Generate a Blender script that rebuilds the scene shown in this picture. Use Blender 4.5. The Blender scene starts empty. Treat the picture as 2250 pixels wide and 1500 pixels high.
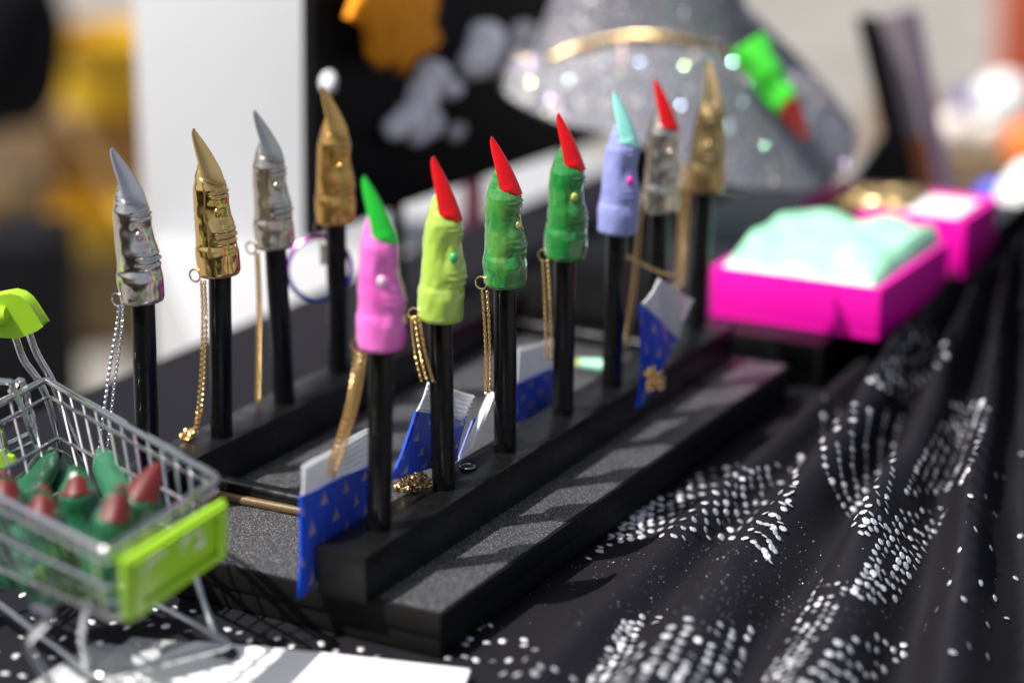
import bpy, bmesh, math, random
from mathutils import Vector, Matrix, noise
from mathutils.bvhtree import BVHTree
random.seed(7)
C = bpy.context.scene.collection
S = 0.05                      # one build unit is 5 cm; everything is written in units and scaled to metres on linking
SC = bpy.context.scene

# ------------------------------------------------------------------ camera
CAM = Vector((-13.2221, -8.2691, 6.2144)); YAW, PITCH, ROLL, F = 0.494839, 0.295734, 0.0048027, 4831.79
cy, sy, cp, sp = math.cos(YAW), math.sin(YAW), math.cos(PITCH), math.sin(PITCH)
FW = Vector((cy*cp, sy*cp, -sp)); R0 = Vector((sy, -cy, 0)); U0 = R0.cross(FW)
RT = R0*math.cos(ROLL) + U0*math.sin(ROLL); UP = -R0*math.sin(ROLL) + U0*math.cos(ROLL)
G = Vector((cy, sy, 0))       # horizontal view direction
cam = bpy.data.cameras.new('camera'); co = bpy.data.objects.new('camera', cam); C.objects.link(co)
co.matrix_world = Matrix((RT, UP, -FW)).transposed().to_4x4(); co.location = CAM*S
cam.sensor_width = 36; cam.lens = F/2250*36; cam.clip_start = 0.02; cam.clip_end = 200
cam.dof.use_dof = True; cam.dof.focus_distance = 17.75*S; cam.dof.aperture_fstop = 3.2; cam.dof.aperture_blades = 0
SC.camera = co

# ------------------------------------------------------------------ daylight
SUN_AZ, SUN_EL = math.radians(28.35 + 111), math.radians(59)
SD = Vector((math.cos(SUN_AZ)*math.cos(SUN_EL), math.sin(SUN_AZ)*math.cos(SUN_EL), math.sin(SUN_EL)))
w = bpy.data.worlds.new('World'); SC.world = w; w.use_nodes = True
nt = w.node_tree; sky = nt.nodes.new('ShaderNodeTexSky'); sky.sky_type = 'NISHITA'; sky.sun_disc = False
sky.sun_elevation = SUN_EL; sky.sun_rotation = math.pi/2 - SUN_AZ; sky.dust_density = 3; sky.air_density = 0.8; sky.ozone_density = 0.0
hz = nt.nodes.new('ShaderNodeHueSaturation'); hz.inputs['Saturation'].default_value = .6      # a hazy, whitened sky
nt.links.new(sky.outputs[0], hz.inputs['Color']); nt.links.new(hz.outputs[0], nt.nodes['Background'].inputs[0]); nt.nodes['Background'].inputs[1].default_value = 0.085
sl = bpy.data.lights.new('sun', 'SUN'); sl.energy = 4.9; sl.angle = math.radians(0.53); sl.color = (1, 0.965, 0.91)
so = bpy.data.objects.new('sun', sl); C.objects.link(so); so.rotation_euler = SD.to_track_quat('Z', 'Y').to_euler()
so.location = (0, 0, 5)
SC.view_settings.view_transform = 'Standard'; SC.view_settings.look = 'None'; SC.view_settings.gamma = 1
SC.view_settings.exposure = 0.62
SC.render.engine = 'CYCLES'
SC.cycles.use_denoising = True; SC.cycles.max_bounces = 8; SC.cycles.transparent_max_bounces = 12
SC.cycles.sample_clamp_indirect = 6

# ------------------------------------------------------------------ where a sight line meets a plane of the place
def ray(px, py): return RT*((px-1125)/F) + UP*((750-py)/F) + FW
def at_z(px, py, z): r = ray(px, py); return CAM + r*((z-CAM.z)/r.z)
def at_y(px, py, y): r = ray(px, py); return CAM + r*((y-CAM.y)/r.y)
def at_D(px, py, D): r = ray(px, py); return CAM + r*(D/r.dot(G))
def on_v(px, py, B): return at_D(px, py, (Vector(B)-CAM).dot(G))
def D_of(p): return (Vector(p)-CAM).dot(G)

# ------------------------------------------------------------------ materials
def lin(c): return tuple(((x/12.92) if x <= .04045 else ((x+.055)/1.055)**2.4) for x in c)
def mat(name, col, rough=.5, metal=0., spec=.5, coat=0., var=None, vscale=40, bump=0., bscale=800, sheen=0., alpha=1., trans=0., sss=0.,
        rvar=0., flake=0., fscale=900, flk=.5, bdetail=4, fcol=(.62, .56, .68)):
    m = bpy.data.materials.new(name); m.use_nodes = True; n = m.node_tree.nodes; L = m.node_tree.links
    b = n['Principled BSDF']; I = b.inputs
    I['Base Color'].default_value = (*col, 1); I['Roughness'].default_value = rough; I['Metallic'].default_value = metal
    I['Specular IOR Level'].default_value = spec; I['Coat Weight'].default_value = coat; I['Coat Roughness'].default_value = .04
    I['Sheen Weight'].default_value = sheen; I['Alpha'].default_value = alpha; I['Transmission Weight'].default_value = trans
    if sss: I['Subsurface Weight'].default_value = sss; I['Subsurface Radius'].default_value = (.002, .002, .002)
    tc = n.new('ShaderNodeTexCoord')
    if var:
        t = n.new('ShaderNodeTexNoise'); t.inputs['Scale'].default_value = vscale; t.inputs['Detail'].default_value = 5
        L.new(tc.outputs['Object'], t.inputs['Vector'])
        r = n.new('ShaderNodeValToRGB'); r.color_ramp.elements[0].position = .36; r.color_ramp.elements[1].position = .66
        r.color_ramp.elements[0].color = (*col, 1); r.color_ramp.elements[1].color = (*var, 1)
        L.new(t.outputs[0], r.inputs[0]); L.new(r.outputs[0], I['Base Color'])
    if rvar:
        t = n.new('ShaderNodeTexNoise'); t.inputs['Scale'].default_value = vscale*2.3; t.inputs['Detail'].default_value = 6
        L.new(tc.outputs['Object'], t.inputs['Vector'])
        r = n.new('ShaderNodeMapRange'); r.inputs[3].default_value = max(.03, rough-rvar); r.inputs[4].default_value = min(1, rough+rvar)
        r.inputs[1].default_value = .3; r.inputs[2].default_value = .7
        L.new(t.outputs[0], r.inputs[0]); L.new(r.outputs[0], I['Roughness'])
    nrm = None
    if flake:                                       # facets: each cell of the coating leans its own way
        v = n.new('ShaderNodeTexVoronoi'); v.inputs['Scale'].default_value = fscale; L.new(tc.outputs['Object'], v.inputs['Vector'])
        a = n.new('ShaderNodeVectorMath'); a.operation = 'SUBTRACT'; a.inputs[1].default_value = (.5, .5, .5); L.new(v.outputs['Color'], a.inputs[0])
        k = n.new('ShaderNodeVectorMath'); k.operation = 'SCALE'; k.inputs['Scale'].default_value = flk*2; L.new(a.outputs[0], k.inputs[0])
        g = n.new('ShaderNodeNewGeometry')
        d = n.new('ShaderNodeVectorMath'); d.operation = 'ADD'; L.new(g.outputs['Normal'], d.inputs[0]); L.new(k.outputs[0], d.inputs[1])
        z = n.new('ShaderNodeVectorMath'); z.operation = 'NORMALIZE'; L.new(d.outputs[0], z.inputs[0]); nrm = z.outputs[0]
        sx = n.new('ShaderNodeSeparateColor'); L.new(v.outputs['Color'], sx.inputs[0])
        lt = n.new('ShaderNodeMath'); lt.operation = 'LESS_THAN'; lt.inputs[1].default_value = flake; L.new(sx.outputs[1], lt.inputs[0])
        L.new(lt.outputs[0], I['Metallic'])
        hs = n.new('ShaderNodeMix'); hs.data_type = 'RGBA'; hs.inputs[6].default_value = (*col, 1); L.new(lt.outputs[0], hs.inputs[0])
        hv = n.new('ShaderNodeHueSaturation'); hv.inputs['Color'].default_value = (*fcol, 1); L.new(sx.outputs[2], hv.inputs['Hue'])
        L.new(hv.outputs[0], hs.inputs[7]); L.new(hs.outputs[2], I['Base Color'])
    if bump:
        t = n.new('ShaderNodeTexNoise'); t.inputs['Scale'].default_value = bscale; t.inputs['Detail'].default_value = bdetail
        L.new(tc.outputs['Object'], t.inputs['Vector'])
        bp = n.new('ShaderNodeBump'); bp.inputs['Strength'].default_value = bump; bp.inputs['Distance'].default_value = .0006
        L.new(t.outputs[0], bp.inputs['Height'])
        if nrm: L.new(nrm, bp.inputs['Normal'])
        nrm = bp.outputs[0]
    if nrm: L.new(nrm, I['Normal'])
    return m
M = {}
M['bar'] = mat('black satin paint', (.004, .004, .0044), .36, spec=.25, bump=.12, bscale=700, rvar=.12, vscale=60)
M['rod'] = mat('black gloss paint', (.0035, .0035, .004), .22, spec=.28, bump=.12, bscale=260, rvar=.1, vscale=60)
M['ply'] = mat('black painted plywood edge', (.0055, .0053, .005), .6, spec=.15, bump=.6, bscale=420)
M['grit'] = mat('black glitter coating', (.036, .036, .040), .45, spec=.3, bump=.5, bscale=2600, flake=.14, fscale=3200, flk=.22)
def satin(name, col, gcol, rough):
    m = bpy.data.materials.new(name); m.use_nodes = True; n = m.node_tree.nodes; L = m.node_tree.links; n.remove(n['Principled BSDF'])
    d = n.new('ShaderNodeBsdfDiffuse'); d.inputs[0].default_value = (*col, 1); g = n.new('ShaderNodeBsdfGlossy'); g.inputs['Color'].default_value = (*gcol, 1); g.inputs['Roughness'].default_value = rough
    a = n.new('ShaderNodeAddShader'); L.new(d.outputs[0], a.inputs[0]); L.new(g.outputs[0], a.inputs[1]); L.new(a.outputs[0], n['Material Output'].inputs[0])
    tc = n.new('ShaderNodeTexCoord'); wv = n.new('ShaderNodeTexWave'); wv.inputs['Scale'].default_value = 420; wv.inputs['Distortion'].default_value = .6; L.new(tc.outputs['Object'], wv.inputs[0])
    t = n.new('ShaderNodeTexNoise'); t.inputs['Scale'].default_value = 60; t.inputs['Detail'].default_value = 6; L.new(tc.outputs['Object'], t.inputs[0])
    b1 = n.new('ShaderNodeBump'); b1.inputs['Strength'].default_value = .12; b1.inputs['Distance'].default_value = .0005; L.new(wv.outputs[1], b1.inputs['Height'])
    b2 = n.new('ShaderNodeBump'); b2.inputs['Strength'].default_value = .25; b2.inputs['Distance'].default_value = .0012; L.new(t.outputs[0], b2.inputs['Height']); L.new(b1.outputs[0], b2.inputs['Normal'])
    L.new(b2.outputs[0], d.inputs['Normal']); L.new(b2.outputs[0], g.inputs['Normal']); return m
M['cloth'] = satin('black satin cloth', (.0078, .0075, .0090), (.032, .031, .037), .45)
M['sequin'] = mat('silver glitter dot', (.80, .81, .86), .40, .75, bump=.9, bscale=1500)
M['silver'] = mat('brushed silver', (.64, .60, .565), .17, 1, bump=.04, bscale=900)
M['gold'] = mat('polished gold', (.78, .52, .20), .13, 1, bump=.03, bscale=300)
M['pewter'] = mat('warm silver', (.60, .55, .47), .22, 1, bump=.04, bscale=900)
M['bronze'] = mat('orange gold', (.74, .43, .13), .22, 1, bump=.08, bscale=600)
M['oldgold'] = mat('dull gold', (.50, .36, .17), .30, 1, bump=.1, bscale=600)
M['chain_gold'] = mat('gold chain', (.86, .62, .28), .22, 1)
M['chain_silver'] = mat('silver chain', (.78, .79, .80), .2, 1)
M['chain_bronze'] = mat('antique gold chain', (.42, .31, .17), .3, 1)
def paint(n, c, v=None, **k): return mat(n, c, k.pop('rough', .2), coat=k.pop('coat', .9), var=v, vscale=k.pop('vscale', 90), bump=k.pop('bump', .14), bscale=k.pop('bscale', 330), **k)
M['pink'] = paint('pink enamel', (.80, .16, .56), (.72, .09, .47), vscale=40)
M['lime'] = paint('lime enamel', (.40, .60, .085), (.36, .54, .07), vscale=30)
M['green'] = paint('mottled green enamel', (.012, .20, .034), (.10, .28, .05), vscale=95, bump=.25)
M['green2'] = paint('green enamel', (.008, .185, .034), (.03, .22, .035), vscale=80)
M['lavender'] = paint('lavender matt paint', (.27, .30, .62), (.24, .27, .56), rough=.5, coat=0)
M['red'] = paint('red enamel', (.60, .002, .004), rough=.2, bump=.03, coat=.25, spec=.35)
M['kelly'] = paint('bright green enamel', (.015, .44, .03), rough=.2, bump=.03, coat=.25, spec=.35)
M['aqua'] = paint('pale aqua paint', (.28, .72, .64), rough=.45, coat=0)
M['dkred'] = paint('dull red enamel', (.10, .005, .004), rough=.5, bump=.05, coat=0)
M['jade'] = paint('jade green enamel', (.009, .08, .036), (.018, .12, .056), vscale=60, rough=.34, coat=.25)
M['neon'] = paint('neon green enamel', (.06, .72, .03), (.05, .60, .03), rough=.35)
M['mint'] = paint('mint plastic', (.36, .76, .52), (.28, .66, .43), rough=.4, coat=0)
M['warm_wart'] = paint('yellow green dab', (.40, .46, .08))
M['gold_wart'] = mat('gold dab', (.8, .62, .3), .2, .8)
M['teal_wart'] = paint('emerald dab', (.04, .42, .14))
M['pink_wart'] = paint('hot pink dab', (.8, .02, .36), rough=.4)
M['white_wart'] = paint('pale pink dab', (.85, .62, .72))
M['chrome'] = mat('chrome wire', (.62, .62, .635), .13, 1, rvar=.06, vscale=80)
M['limeplastic'] = mat('lime plastic', (.34, .62, .02), .34, spec=.5, sss=.15, bump=.06, bscale=900)
M['white_print'] = mat('worn white print', (.78, .80, .74), .5)
M['paper'] = mat('white card', (.82, .82, .83), .5)
M['film'] = mat('clear plastic film', (.80, .81, .84), .18, spec=.6, alpha=.015, bump=.2, bscale=90)
M['film2'] = mat('milky plastic film', (.78, .79, .82), .2, spec=.6, alpha=.28, bump=.2, bscale=90)
M['zip'] = mat('clear ribbed plastic', (.78, .79, .84), .22, spec=.6, alpha=.62)
M['magenta'] = mat('magenta plastic', (.86, .003, .40), .42, spec=.4, bump=.08, bscale=500)
M['felt'] = mat('orange felt', (.95, .34, .004), .9, bump=.6, bscale=600, var=(.82, .25, .004), vscale=120)
M['bone'] = mat('pale grey plush', (.90, .88, .95), .85, bump=.4, bscale=500)
M['panel'] = mat('black board', (.004, .004, .005), .6, spec=.12, bump=.2, bscale=300)
M['hat'] = mat('silver grey glitter fabric', (.115, .118, .145), .6, bump=.3, bscale=500, flake=.10, fscale=1000, flk=.4)
M['hatdark'] = mat('dark glitter fabric', (.025, .025, .03), .6, bump=.3, bscale=600)
M['white'] = mat('white board', (.60, .61, .63), .55, var=(.57, .58, .60), vscale=3)
M['whitetop'] = mat('pale grey laminate', (.36, .36, .375), .5)
M['pave'] = mat('pale paving', (.24, .222, .205), .85, var=(.17, .162, .15), vscale=2.2, bump=.4, bscale=60)
M['yellow'] = mat('yellow plastic', (.72, .42, .004), .4)
M['yellow2'] = mat('mustard plastic', (.66, .41, .003), .45)
M['tan'] = mat('brown card', (.20, .13, .07), .8, var=(.15, .10, .065), vscale=14)
M['tan2'] = mat('pale tan card', (.27, .19, .09), .8)
M['black_cloth'] = mat('black fabric', (.006, .006, .008), .8, spec=.1)
M['purpleframe'] = mat('dusk print', (.16, .12, .19), .4)
M['orange'] = mat('orange plastic', (.75, .18, .02), .5)
M['rust'] = mat('rust red paint', (.36, .07, .03), .6)
M['cream'] = mat('cream plastic', (.72, .64, .58), .5)
M['blue'] = mat('blue plastic', (.05, .07, .55), .4)
M['navy'] = mat('dark blue plastic', (.05, .05, .24), .5)
M['gloss_white'] = mat('white plastic', (.82, .82, .82), .35)
M['rubber'] = mat('black rubber', (.012, .012, .012), .6)
def bluebag():
    m = mat('blue printed card', (.002, .05, .52), .35, spec=.3)
    n = m.node_tree.nodes; L = m.node_tree.links; b = n['Principled BSDF']
    uv = n.new('ShaderNodeUVMap'); sep = n.new('ShaderNodeSeparateXYZ'); L.new(uv.outputs[0], sep.inputs[0])
    def mth(op, a, c=None, v=None):
        k = n.new('ShaderNodeMath'); k.operation = op
        for i, q in enumerate((a, c)):
            if q is None: continue
            if isinstance(q, (int, float)): k.inputs[i].default_value = q
            else: L.new(q, k.inputs[i])
        return k.outputs[0]
    fy = mth('MULTIPLY', sep.outputs[1], 4.0); row = mth('FLOOR', fy); ty = mth('FRACT', fy)
    fx = mth('ADD', mth('MULTIPLY', sep.outputs[0], 3.2), mth('MULTIPLY', mth('MODULO', row, 2.0), .5)); tx = mth('FRACT', fx)
    ax = mth('ABSOLUTE', mth('SUBTRACT', tx, .5))
    wd = mth('MULTIPLY', mth('POWER', mth('SUBTRACT', .92, ty), 1.7), .30)
    inside = mth('MULTIPLY', mth('LESS_THAN', ax, wd), mth('MULTIPLY', mth('GREATER_THAN', ty, .2), mth('LESS_THAN', ty, .9)))
    mx = n.new('ShaderNodeMix'); mx.data_type = 'RGBA'; mx.inputs[6].default_value = (.002, .05, .52, 1); mx.inputs[7].default_value = (.30, .24, .26, 1)
    L.new(inside, mx.inputs[0]); L.new(mx.outputs[2], b.inputs['Base Color'])
    return m
M['bluebag'] = bluebag()
def rainbow():
    m = mat('rainbow anodised metal', (.2, .05, .6), .18, 1); n = m.node_tree.nodes; L = m.node_tree.links
    tc = n.new('ShaderNodeTexCoord'); sp_ = n.new('ShaderNodeSeparateXYZ'); L.new(tc.outputs['Generated'], sp_.inputs[0])
    r = n.new('ShaderNodeValToRGB'); e = r.color_ramp.elements
    e[0].position = .05; e[0].color = (.02, .10, .45, 1); e[1].position = .95; e[1].color = (.42, .10, .42, 1)
    k = e.new(.4); k.color = (.05, .03, .5, 1); k = e.new(.65); k.color = (.28, .02, .5, 1)
    L.new(sp_.outputs[2], r.inputs[0]); L.new(r.outputs[0], n['Principled BSDF'].inputs['Base Color']); return m
M['rainbow'] = rainbow()

# ------------------------------------------------------------------ mesh building
class MB:
    def __init__(s): s.v = []; s.f = []; s.uv = {}
    def add(s, vs, fs):
        o = len(s.v); s.v += [Vector(x) for x in vs]; s.f += [tuple(i+o for i in f) for f in fs]; return o
    def hexa(s, p):                                  # 8 points: bottom loop 0-3, top loop 4-7
        s.add(p, [(3,2,1,0), (4,5,6,7), (0,1,5,4), (1,2,6,5), (2,3,7,6), (3,0,4,7)])
    def box(s, a, b):
        (x0,y0,z0),(x1,y1,z1) = a, b
        s.hexa([(x0,y0,z0),(x1,y0,z0),(x1,y1,z0),(x0,y1,z0),(x0,y0,z1),(x1,y0,z1),(x1,y1,z1),(x0,y1,z1)])
    def tube(s, pts, r, n=8, cap=True, closed=False):
        pts = [Vector(p) for p in pts]; N = len(pts); rr = r if isinstance(r, (list, tuple)) else [r]*N
        up = None; rings = []
        for i, p in enumerate(pts):
            a = pts[(i-1) % N] if (closed or i) else p; c = pts[(i+1) % N] if (closed or i < N-1) else p
            t = (c-a).normalized()
            if up is None:
                up = Vector((0,0,1)) if abs(t.z) < .9 else Vector((1,0,0))
            u = (up - t*up.dot(t)); u = u.normalized() if u.length > 1e-6 else t.orthogonal().normalized(); q = t.cross(u); up = u
            rings.append([p + (u*math.cos(2*math.pi*k/n) + q*math.sin(2*math.pi*k/n))*rr[i] for k in range(n)])
        vs = [v for g in rings for v in g]; fs = []
        for i in range(N if closed else N-1):
            j = (i+1) % N
            for k in range(n): fs.append((i*n+k, i*n+(k+1)%n, j*n+(k+1)%n, j*n+k))
        if cap and not closed: fs += [tuple(range(n))[::-1], tuple((N-1)*n+k for k in range(n))]
        s.add(vs, fs)
    def ball(s, c, r, n=16, m=10, axes=None):
        c = Vector(c); ax = axes or (Vector((1,0,0)), Vector((0,1,0)), Vector((0,0,1)))
        rx, ry, rz = (r, r, r) if isinstance(r, (int, float)) else r
        vs = [c + ax[2]*rz]; fs = []
        for i in range(1, m):
            t = math.pi*i/m
            for k in range(n):
                a = 2*math.pi*k/n; vs.append(c + ax[0]*rx*math.sin(t)*math.cos(a) + ax[1]*ry*math.sin(t)*math.sin(a) + ax[2]*rz*math.cos(t))
        vs.append(c - ax[2]*rz)
        for k in range(n): fs.append((0, 1+k, 1+(k+1)%n)); fs.append((len(vs)-1, 1+(m-2)*n+(k+1)%n, 1+(m-2)*n+k))
        for i in range(m-2):
            for k in range(n): fs.append((1+i*n+k, 1+(i+1)*n+k, 1+(i+1)*n+(k+1)%n, 1+i*n+(k+1)%n))
        s.add(vs, fs)
    def grid(s, fn, nu, nv, uv=False, flip=False):
        vs = [fn(i/nu, j/nv) for i in range(nu+1) for j in range(nv+1)]; o = len(s.v); fs = []
        for i in range(nu):
            for j in range(nv):
                a = i*(nv+1)+j; f = (a, a+nv+1, a+nv+2, a+1); fs.append(f[::-1] if flip else f)
        s.add(vs, fs)
        if uv:
            for i in range(nu+1):
                for j in range(nv+1): s.uv[o+i*(nv+1)+j] = (i/nu, j/nv)
    def sheet(s, c, nu=8, nv=8, bulge=0., th=.012, uv=True, wav=0.):       # c: bl, br, tr, tl
        c = [Vector(x) for x in c]; nn = (c[1]-c[0]).cross(c[3]-c[0]).normalized()
        def P(u, v, k=0):
            p = (c[0]*(1-u)+c[1]*u)*(1-v) + (c[3]*(1-u)+c[2]*u)*v
            return p + nn*(bulge*math.sin(math.pi*u)*math.sin(math.pi*v) + wav*math.sin(u*9+v*4) - k*th)
        s.grid(lambda u, v: P(u, v), nu, nv, uv); s.grid(lambda u, v: P(u, v, 1), nu, nv, uv, True)
        per = [(i/nu, 0) for i in range(nu)] + [(1, j/nv) for j in range(nv)] + [(1-i/nu, 1) for i in range(nu)] + [(0, 1-j/nv) for j in range(nv)]
        n = len(per); s.add([P(u, v) for u, v in per]+[P(u, v, 1) for u, v in per], [((i+1)%n, i, n+i, n+(i+1)%n) for i in range(n)])
    def torus(s, c, ax, R, r, n=14, m=6, sq=1.):
        ax = Vector(ax).normalized(); u = ax.orthogonal().normalized(); q = ax.cross(u); c = Vector(c)
        s.tube([c + (u*math.cos(2*math.pi*k/n) + q*sq*math.sin(2*math.pi*k/n))*R for k in range(n)], r, m, closed=True)
    def build(s, name, m, parent=None, smooth=True, bevel=0., weld=True, angle=40):
        o = bpy.data.objects.new(name, None)
        org = Vector((0, 0, 0))
        if parent is not None:
            k = parent
            while k is not None: org += Vector(k.location)/S; k = k.parent
        me = bpy.data.meshes.new(name)
        bpy.data.objects.remove(o)
        if parent is None and s.v:
            xs = [v.x for v in s.v]; ys = [v.y for v in s.v]; zs = [v.z for v in s.v]
            org = Vector(((min(xs)+max(xs))/2, (min(ys)+max(ys))/2, min(zs)))
        me.from_pydata([tuple((v-org)*S) for v in s.v], [], s.f)
        if s.uv:
            L = me.uv_layers.new(name='UVMap')
            for lp in me.loops: L.data[lp.index].uv = s.uv.get(lp.vertex_index, (0, 0))
        bm = bmesh.new(); bm.from_mesh(me)
        if weld and not s.uv: bmesh.ops.remove_doubles(bm, verts=bm.verts, dist=1e-6)
        if bevel:
            es = [e for e in bm.edges if len(e.link_faces) == 2 and e.calc_face_angle() > .6]
            bmesh.ops.bevel(bm, geom=es, offset=bevel*S, segments=2, affect='EDGES', profile=.6)
        bmesh.ops.recalc_face_normals(bm, faces=bm.faces); bm.to_mesh(me); bm.free()
        if smooth:
            me.polygons.foreach_set('use_smooth', [True]*len(me.polygons)); me.set_sharp_from_angle(angle=math.radians(angle))
        me.materials.append(M[m] if isinstance(m, str) else m)
        o = bpy.data.objects.new(name, me); C.objects.link(o); o.location = org*S
        if parent is not None: o.parent = parent; o.location = (0, 0, 0)
        return o
def tag(o, label=None, cat=None, group=None, kind=None):
    if label: o['label'] = label
    if cat: o['category'] = cat
    if group: o['group'] = group
    if kind: o['kind'] = kind
    return o
def thing(name, loc, label, cat, group=None):
    o = bpy.data.objects.new(name, None); C.objects.link(o); o.location = Vector(loc)*S; o.empty_display_size = .01
    return tag(o, label, cat, group)
def struct(o): o['kind'] = 'structure'; return o
def interp(t, x):
    if x <= t[0][0]: return t[0][1]
    for (a, p), (b, q) in zip(t, t[1:]):
        if x <= b: k = (x-a)/(b-a); k = k*k*(3-2*k)*.5+k*.5; return p+(q-p)*k
    return t[-1][1]

TZ = -.744                    # level of the table top; the bar tops are at 0, the base board top at -.377
BZ = -.377

# ------------------------------------------------------------------ ground and the black tablecloth
b = MB(); b.grid(lambda u, v: Vector((-40+u*420, -200+v*440, -15.7)), 4, 4)
struct(b.build('pavement', 'pave'))
YF = 5.5
def sm(a, b_, x): t = max(0, min(1, (x-a)/(b_-a))); return t*t*(3-2*t)
def cloth_z(x, y):
    q = (y + .063*x)/(1-.07*x) if x < 11 else (y + .063*11)/(1-.07*11) + (x-11)*.02
    ramp = sm(-1.05, -2.0, q)
    n1 = noise.noise(Vector((x*.22, y*.5, 1.7))); n2 = noise.noise(Vector((x*.5, y*1.1, 8.1)))
    f = math.sin(q*6.3 + .8*n1 - 1.9) * .5 + .5
    f2 = math.sin(q*11.7 + 2.2*n2 + 2.) * .5 + .5
    z = TZ + ramp*(.50*f**1.25 + .10*f2 + .07*n2)*(.65+.06*max(0, x))
    z += .035*ramp*noise.noise(Vector((x*1.3, y*2.6, 4.)))
    z += .9*sm(8.5, 13, x)*sm(-1.5, -2.2, y)*sm(-4.5, -3, y)
    z -= 1.1*sm(-2.9, -6.5, y)
    return z + .004*noise.noise(Vector((x*3, y*3, 0)))
def warp(u, a, b_, k): return a + (b_-a)*u
nx, ny = 190, 190
b = MB(); b.grid(lambda u, v: (lambda x, y: Vector((x, y, cloth_z(x, y))))(-4+u*19, YF-v*13), nx, ny)
def skirt(pts, name=None):
    n = len(pts); b.add(list(pts)+[p-Vector((0, 0, 13)) for p in pts], [(i, i+1, n+i+1, n+i) for i in range(n-1)])
skirt([Vector((-4+i/40*19, YF, cloth_z(-4+i/40*19, YF))) for i in range(41)])
tcloth = b.build('tablecloth', 'cloth', angle=80)
tag(tcloth, 'black stretch tablecloth with folds and silver dots under the black display stand', 'tablecloth')
tree = BVHTree.FromPolygons([v for v in b.v], b.f)
def cast(px, py):
    h = tree.ray_cast(CAM, ray(px, py).normalized()); return (h[0], h[1] if h[1].z > 0 else -h[1]) if h[0] else None
dots = []
def patch(B, T, rows, cols, skip=.1, jit=3, size=1.):
    def along(P, s):
        k = s*(len(P)-1); i = min(int(k), len(P)-2); f = k-i; return (P[i][0]*(1-f)+P[i+1][0]*f, P[i][1]*(1-f)+P[i+1][1]*f)
    for i in range(rows):
        for j in range(cols):
            if random.random() < skip: continue
            s = (j+.5*(i % 2)*.8)/max(1, cols-.6); t = i/max(1, rows-1); s = min(s, 1)
            p, q = along(B, s), along(T, s)
            dots.append((1250+(p[0]*(1-t)+q[0]*t+random.uniform(-jit, jit))/2.25, 850+(p[1]*(1-t)+q[1]*t+random.uniform(-jit, jit))/2.25, size*random.uniform(.85, 1.12)))
patch([(100,850),(230,780),(350,745),(480,738),(600,752),(760,745),(900,755),(960,815),(1000,875)], [(330,620),(430,570),(545,520),(660,425),(830,390),(900,420),(1000,400),(1150,345),(1140,420)], 9, 20, .06, 4)
patch([(1260,60),(1250,230),(1265,400),(1330,560),(1450,740)], [(1640,140),(1610,250),(1600,400),(1570,540),(1560,690)], 6, 17, .06, 4)
patch([(1900,95),(1800,260),(1720,400),(1660,530)], [(2080,70),(2040,220),(1990,380),(1920,520)], 6, 17, .04, 4)
patch([(1640,620),(1540,760),(1470,900),(1400,1030)], [(1890,600),(1770,760),(1700,900),(1580,1085)], 6, 15, .06, 4)
patch([(270,1165),(220,1270),(160,1380),(100,1470)], [(360,1140),(320,1250),(280,1360),(230,1470)], 3, 12, .05, 5)
patch([(455,1135),(400,1240),(330,1350),(270,1470)], [(890,1200),(860,1300),(830,1400),(780,1480)], 7, 9, .16, 8)
patch([(1250,960),(1160,1130),(1060,1300),(970,1460)], [(1370,985),(1290,1150),(1180,1310),(1085,1460)], 4, 16, .06, 4, .75)
patch([(1370,1215),(1300,1300),(1230,1400),(1130,1470)], [(1720,1290),(1640,1340),(1540,1400),(1440,1470)], 6, 6, .2, 10)
patch([(1490,-20),(1600,-140),(1760,-290)], [(1650,60),(1760,-60),(1880,-170)], 5, 9, .1, 10)
patch([(1980,560),(1940,800),(1860,1050),(1800,1280)], [(2220,330),(2210,700),(2180,1100),(2140,1350)], 5, 6, .3, 22, .9)
patch([(-500,1210),(-430,1180),(-120,1290)], [(-620,1390),(-300,1440),(20,1440)], 4, 8, .25, 22, .9)
for row in range(6):
    for k in range(13):
        px, py = -10+k*42+(row % 2)*20+random.uniform(-7, 7), 1268+row*43+k*3+random.uniform(-6, 6)
        if random.random() < .86: dots.append((px, py, .95*random.uniform(.85, 1.1)))
for k in range(11): dots.append((520+k*31+random.uniform(-6, 6), 1392+k*4+(k % 3)*13, .9))
sd = []
for px, py, s in dots:
    h = cast(px, py)
    if h: sd.append((h[0]+h[1]*.008, (h[1]+Vector((random.gauss(0, .2), random.gauss(0, .2), 0))).normalized(), s, (h[0]-CAM).length))
sd.sort(key=lambda a: a[3]/a[2])
def dotmesh(bm_, p, n_, r, seed):
    rnd = random.Random(seed); u = n_.orthogonal().normalized(); q = n_.cross(u); k = 9; c = Vector(p)
    ring0 = [c + (u*math.cos(2*math.pi*i/k)+q*math.sin(2*math.pi*i/k))*r*rnd.uniform(.86, 1.1) for i in range(k)]
    ring1 = [c + (x-c)*.7 + n_*r*.16*rnd.uniform(.5, 1.2) for x in ring0]
    bm_.add(ring0+ring1+[c+n_*r*.2], [(i, (i+1)%k, k+(i+1)%k, k+i) for i in range(k)] + [(k+i, k+(i+1)%k, 2*k) for i in range(k)])
variants = []
for k in range(6):
    bb = MB(); dotmesh(bb, tcloth.location/S, Vector((0, 0, 1)), .033, k); o = bb.build('sequin', 'sequin', tcloth, angle=15); variants.append(o)
for i, (p, n_, s, d) in enumerate(sd[:300]):
    o = variants[i] if i < 6 else variants[i % 6].copy()
    if i >= 6: C.objects.link(o); o.parent = tcloth
    o.location = p*S - tcloth.location + n_*(.002*S); o.rotation_euler = n_.to_track_quat('Z', 'Y').to_euler(); o.scale = (s, s, s)
bb = MB()
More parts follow.
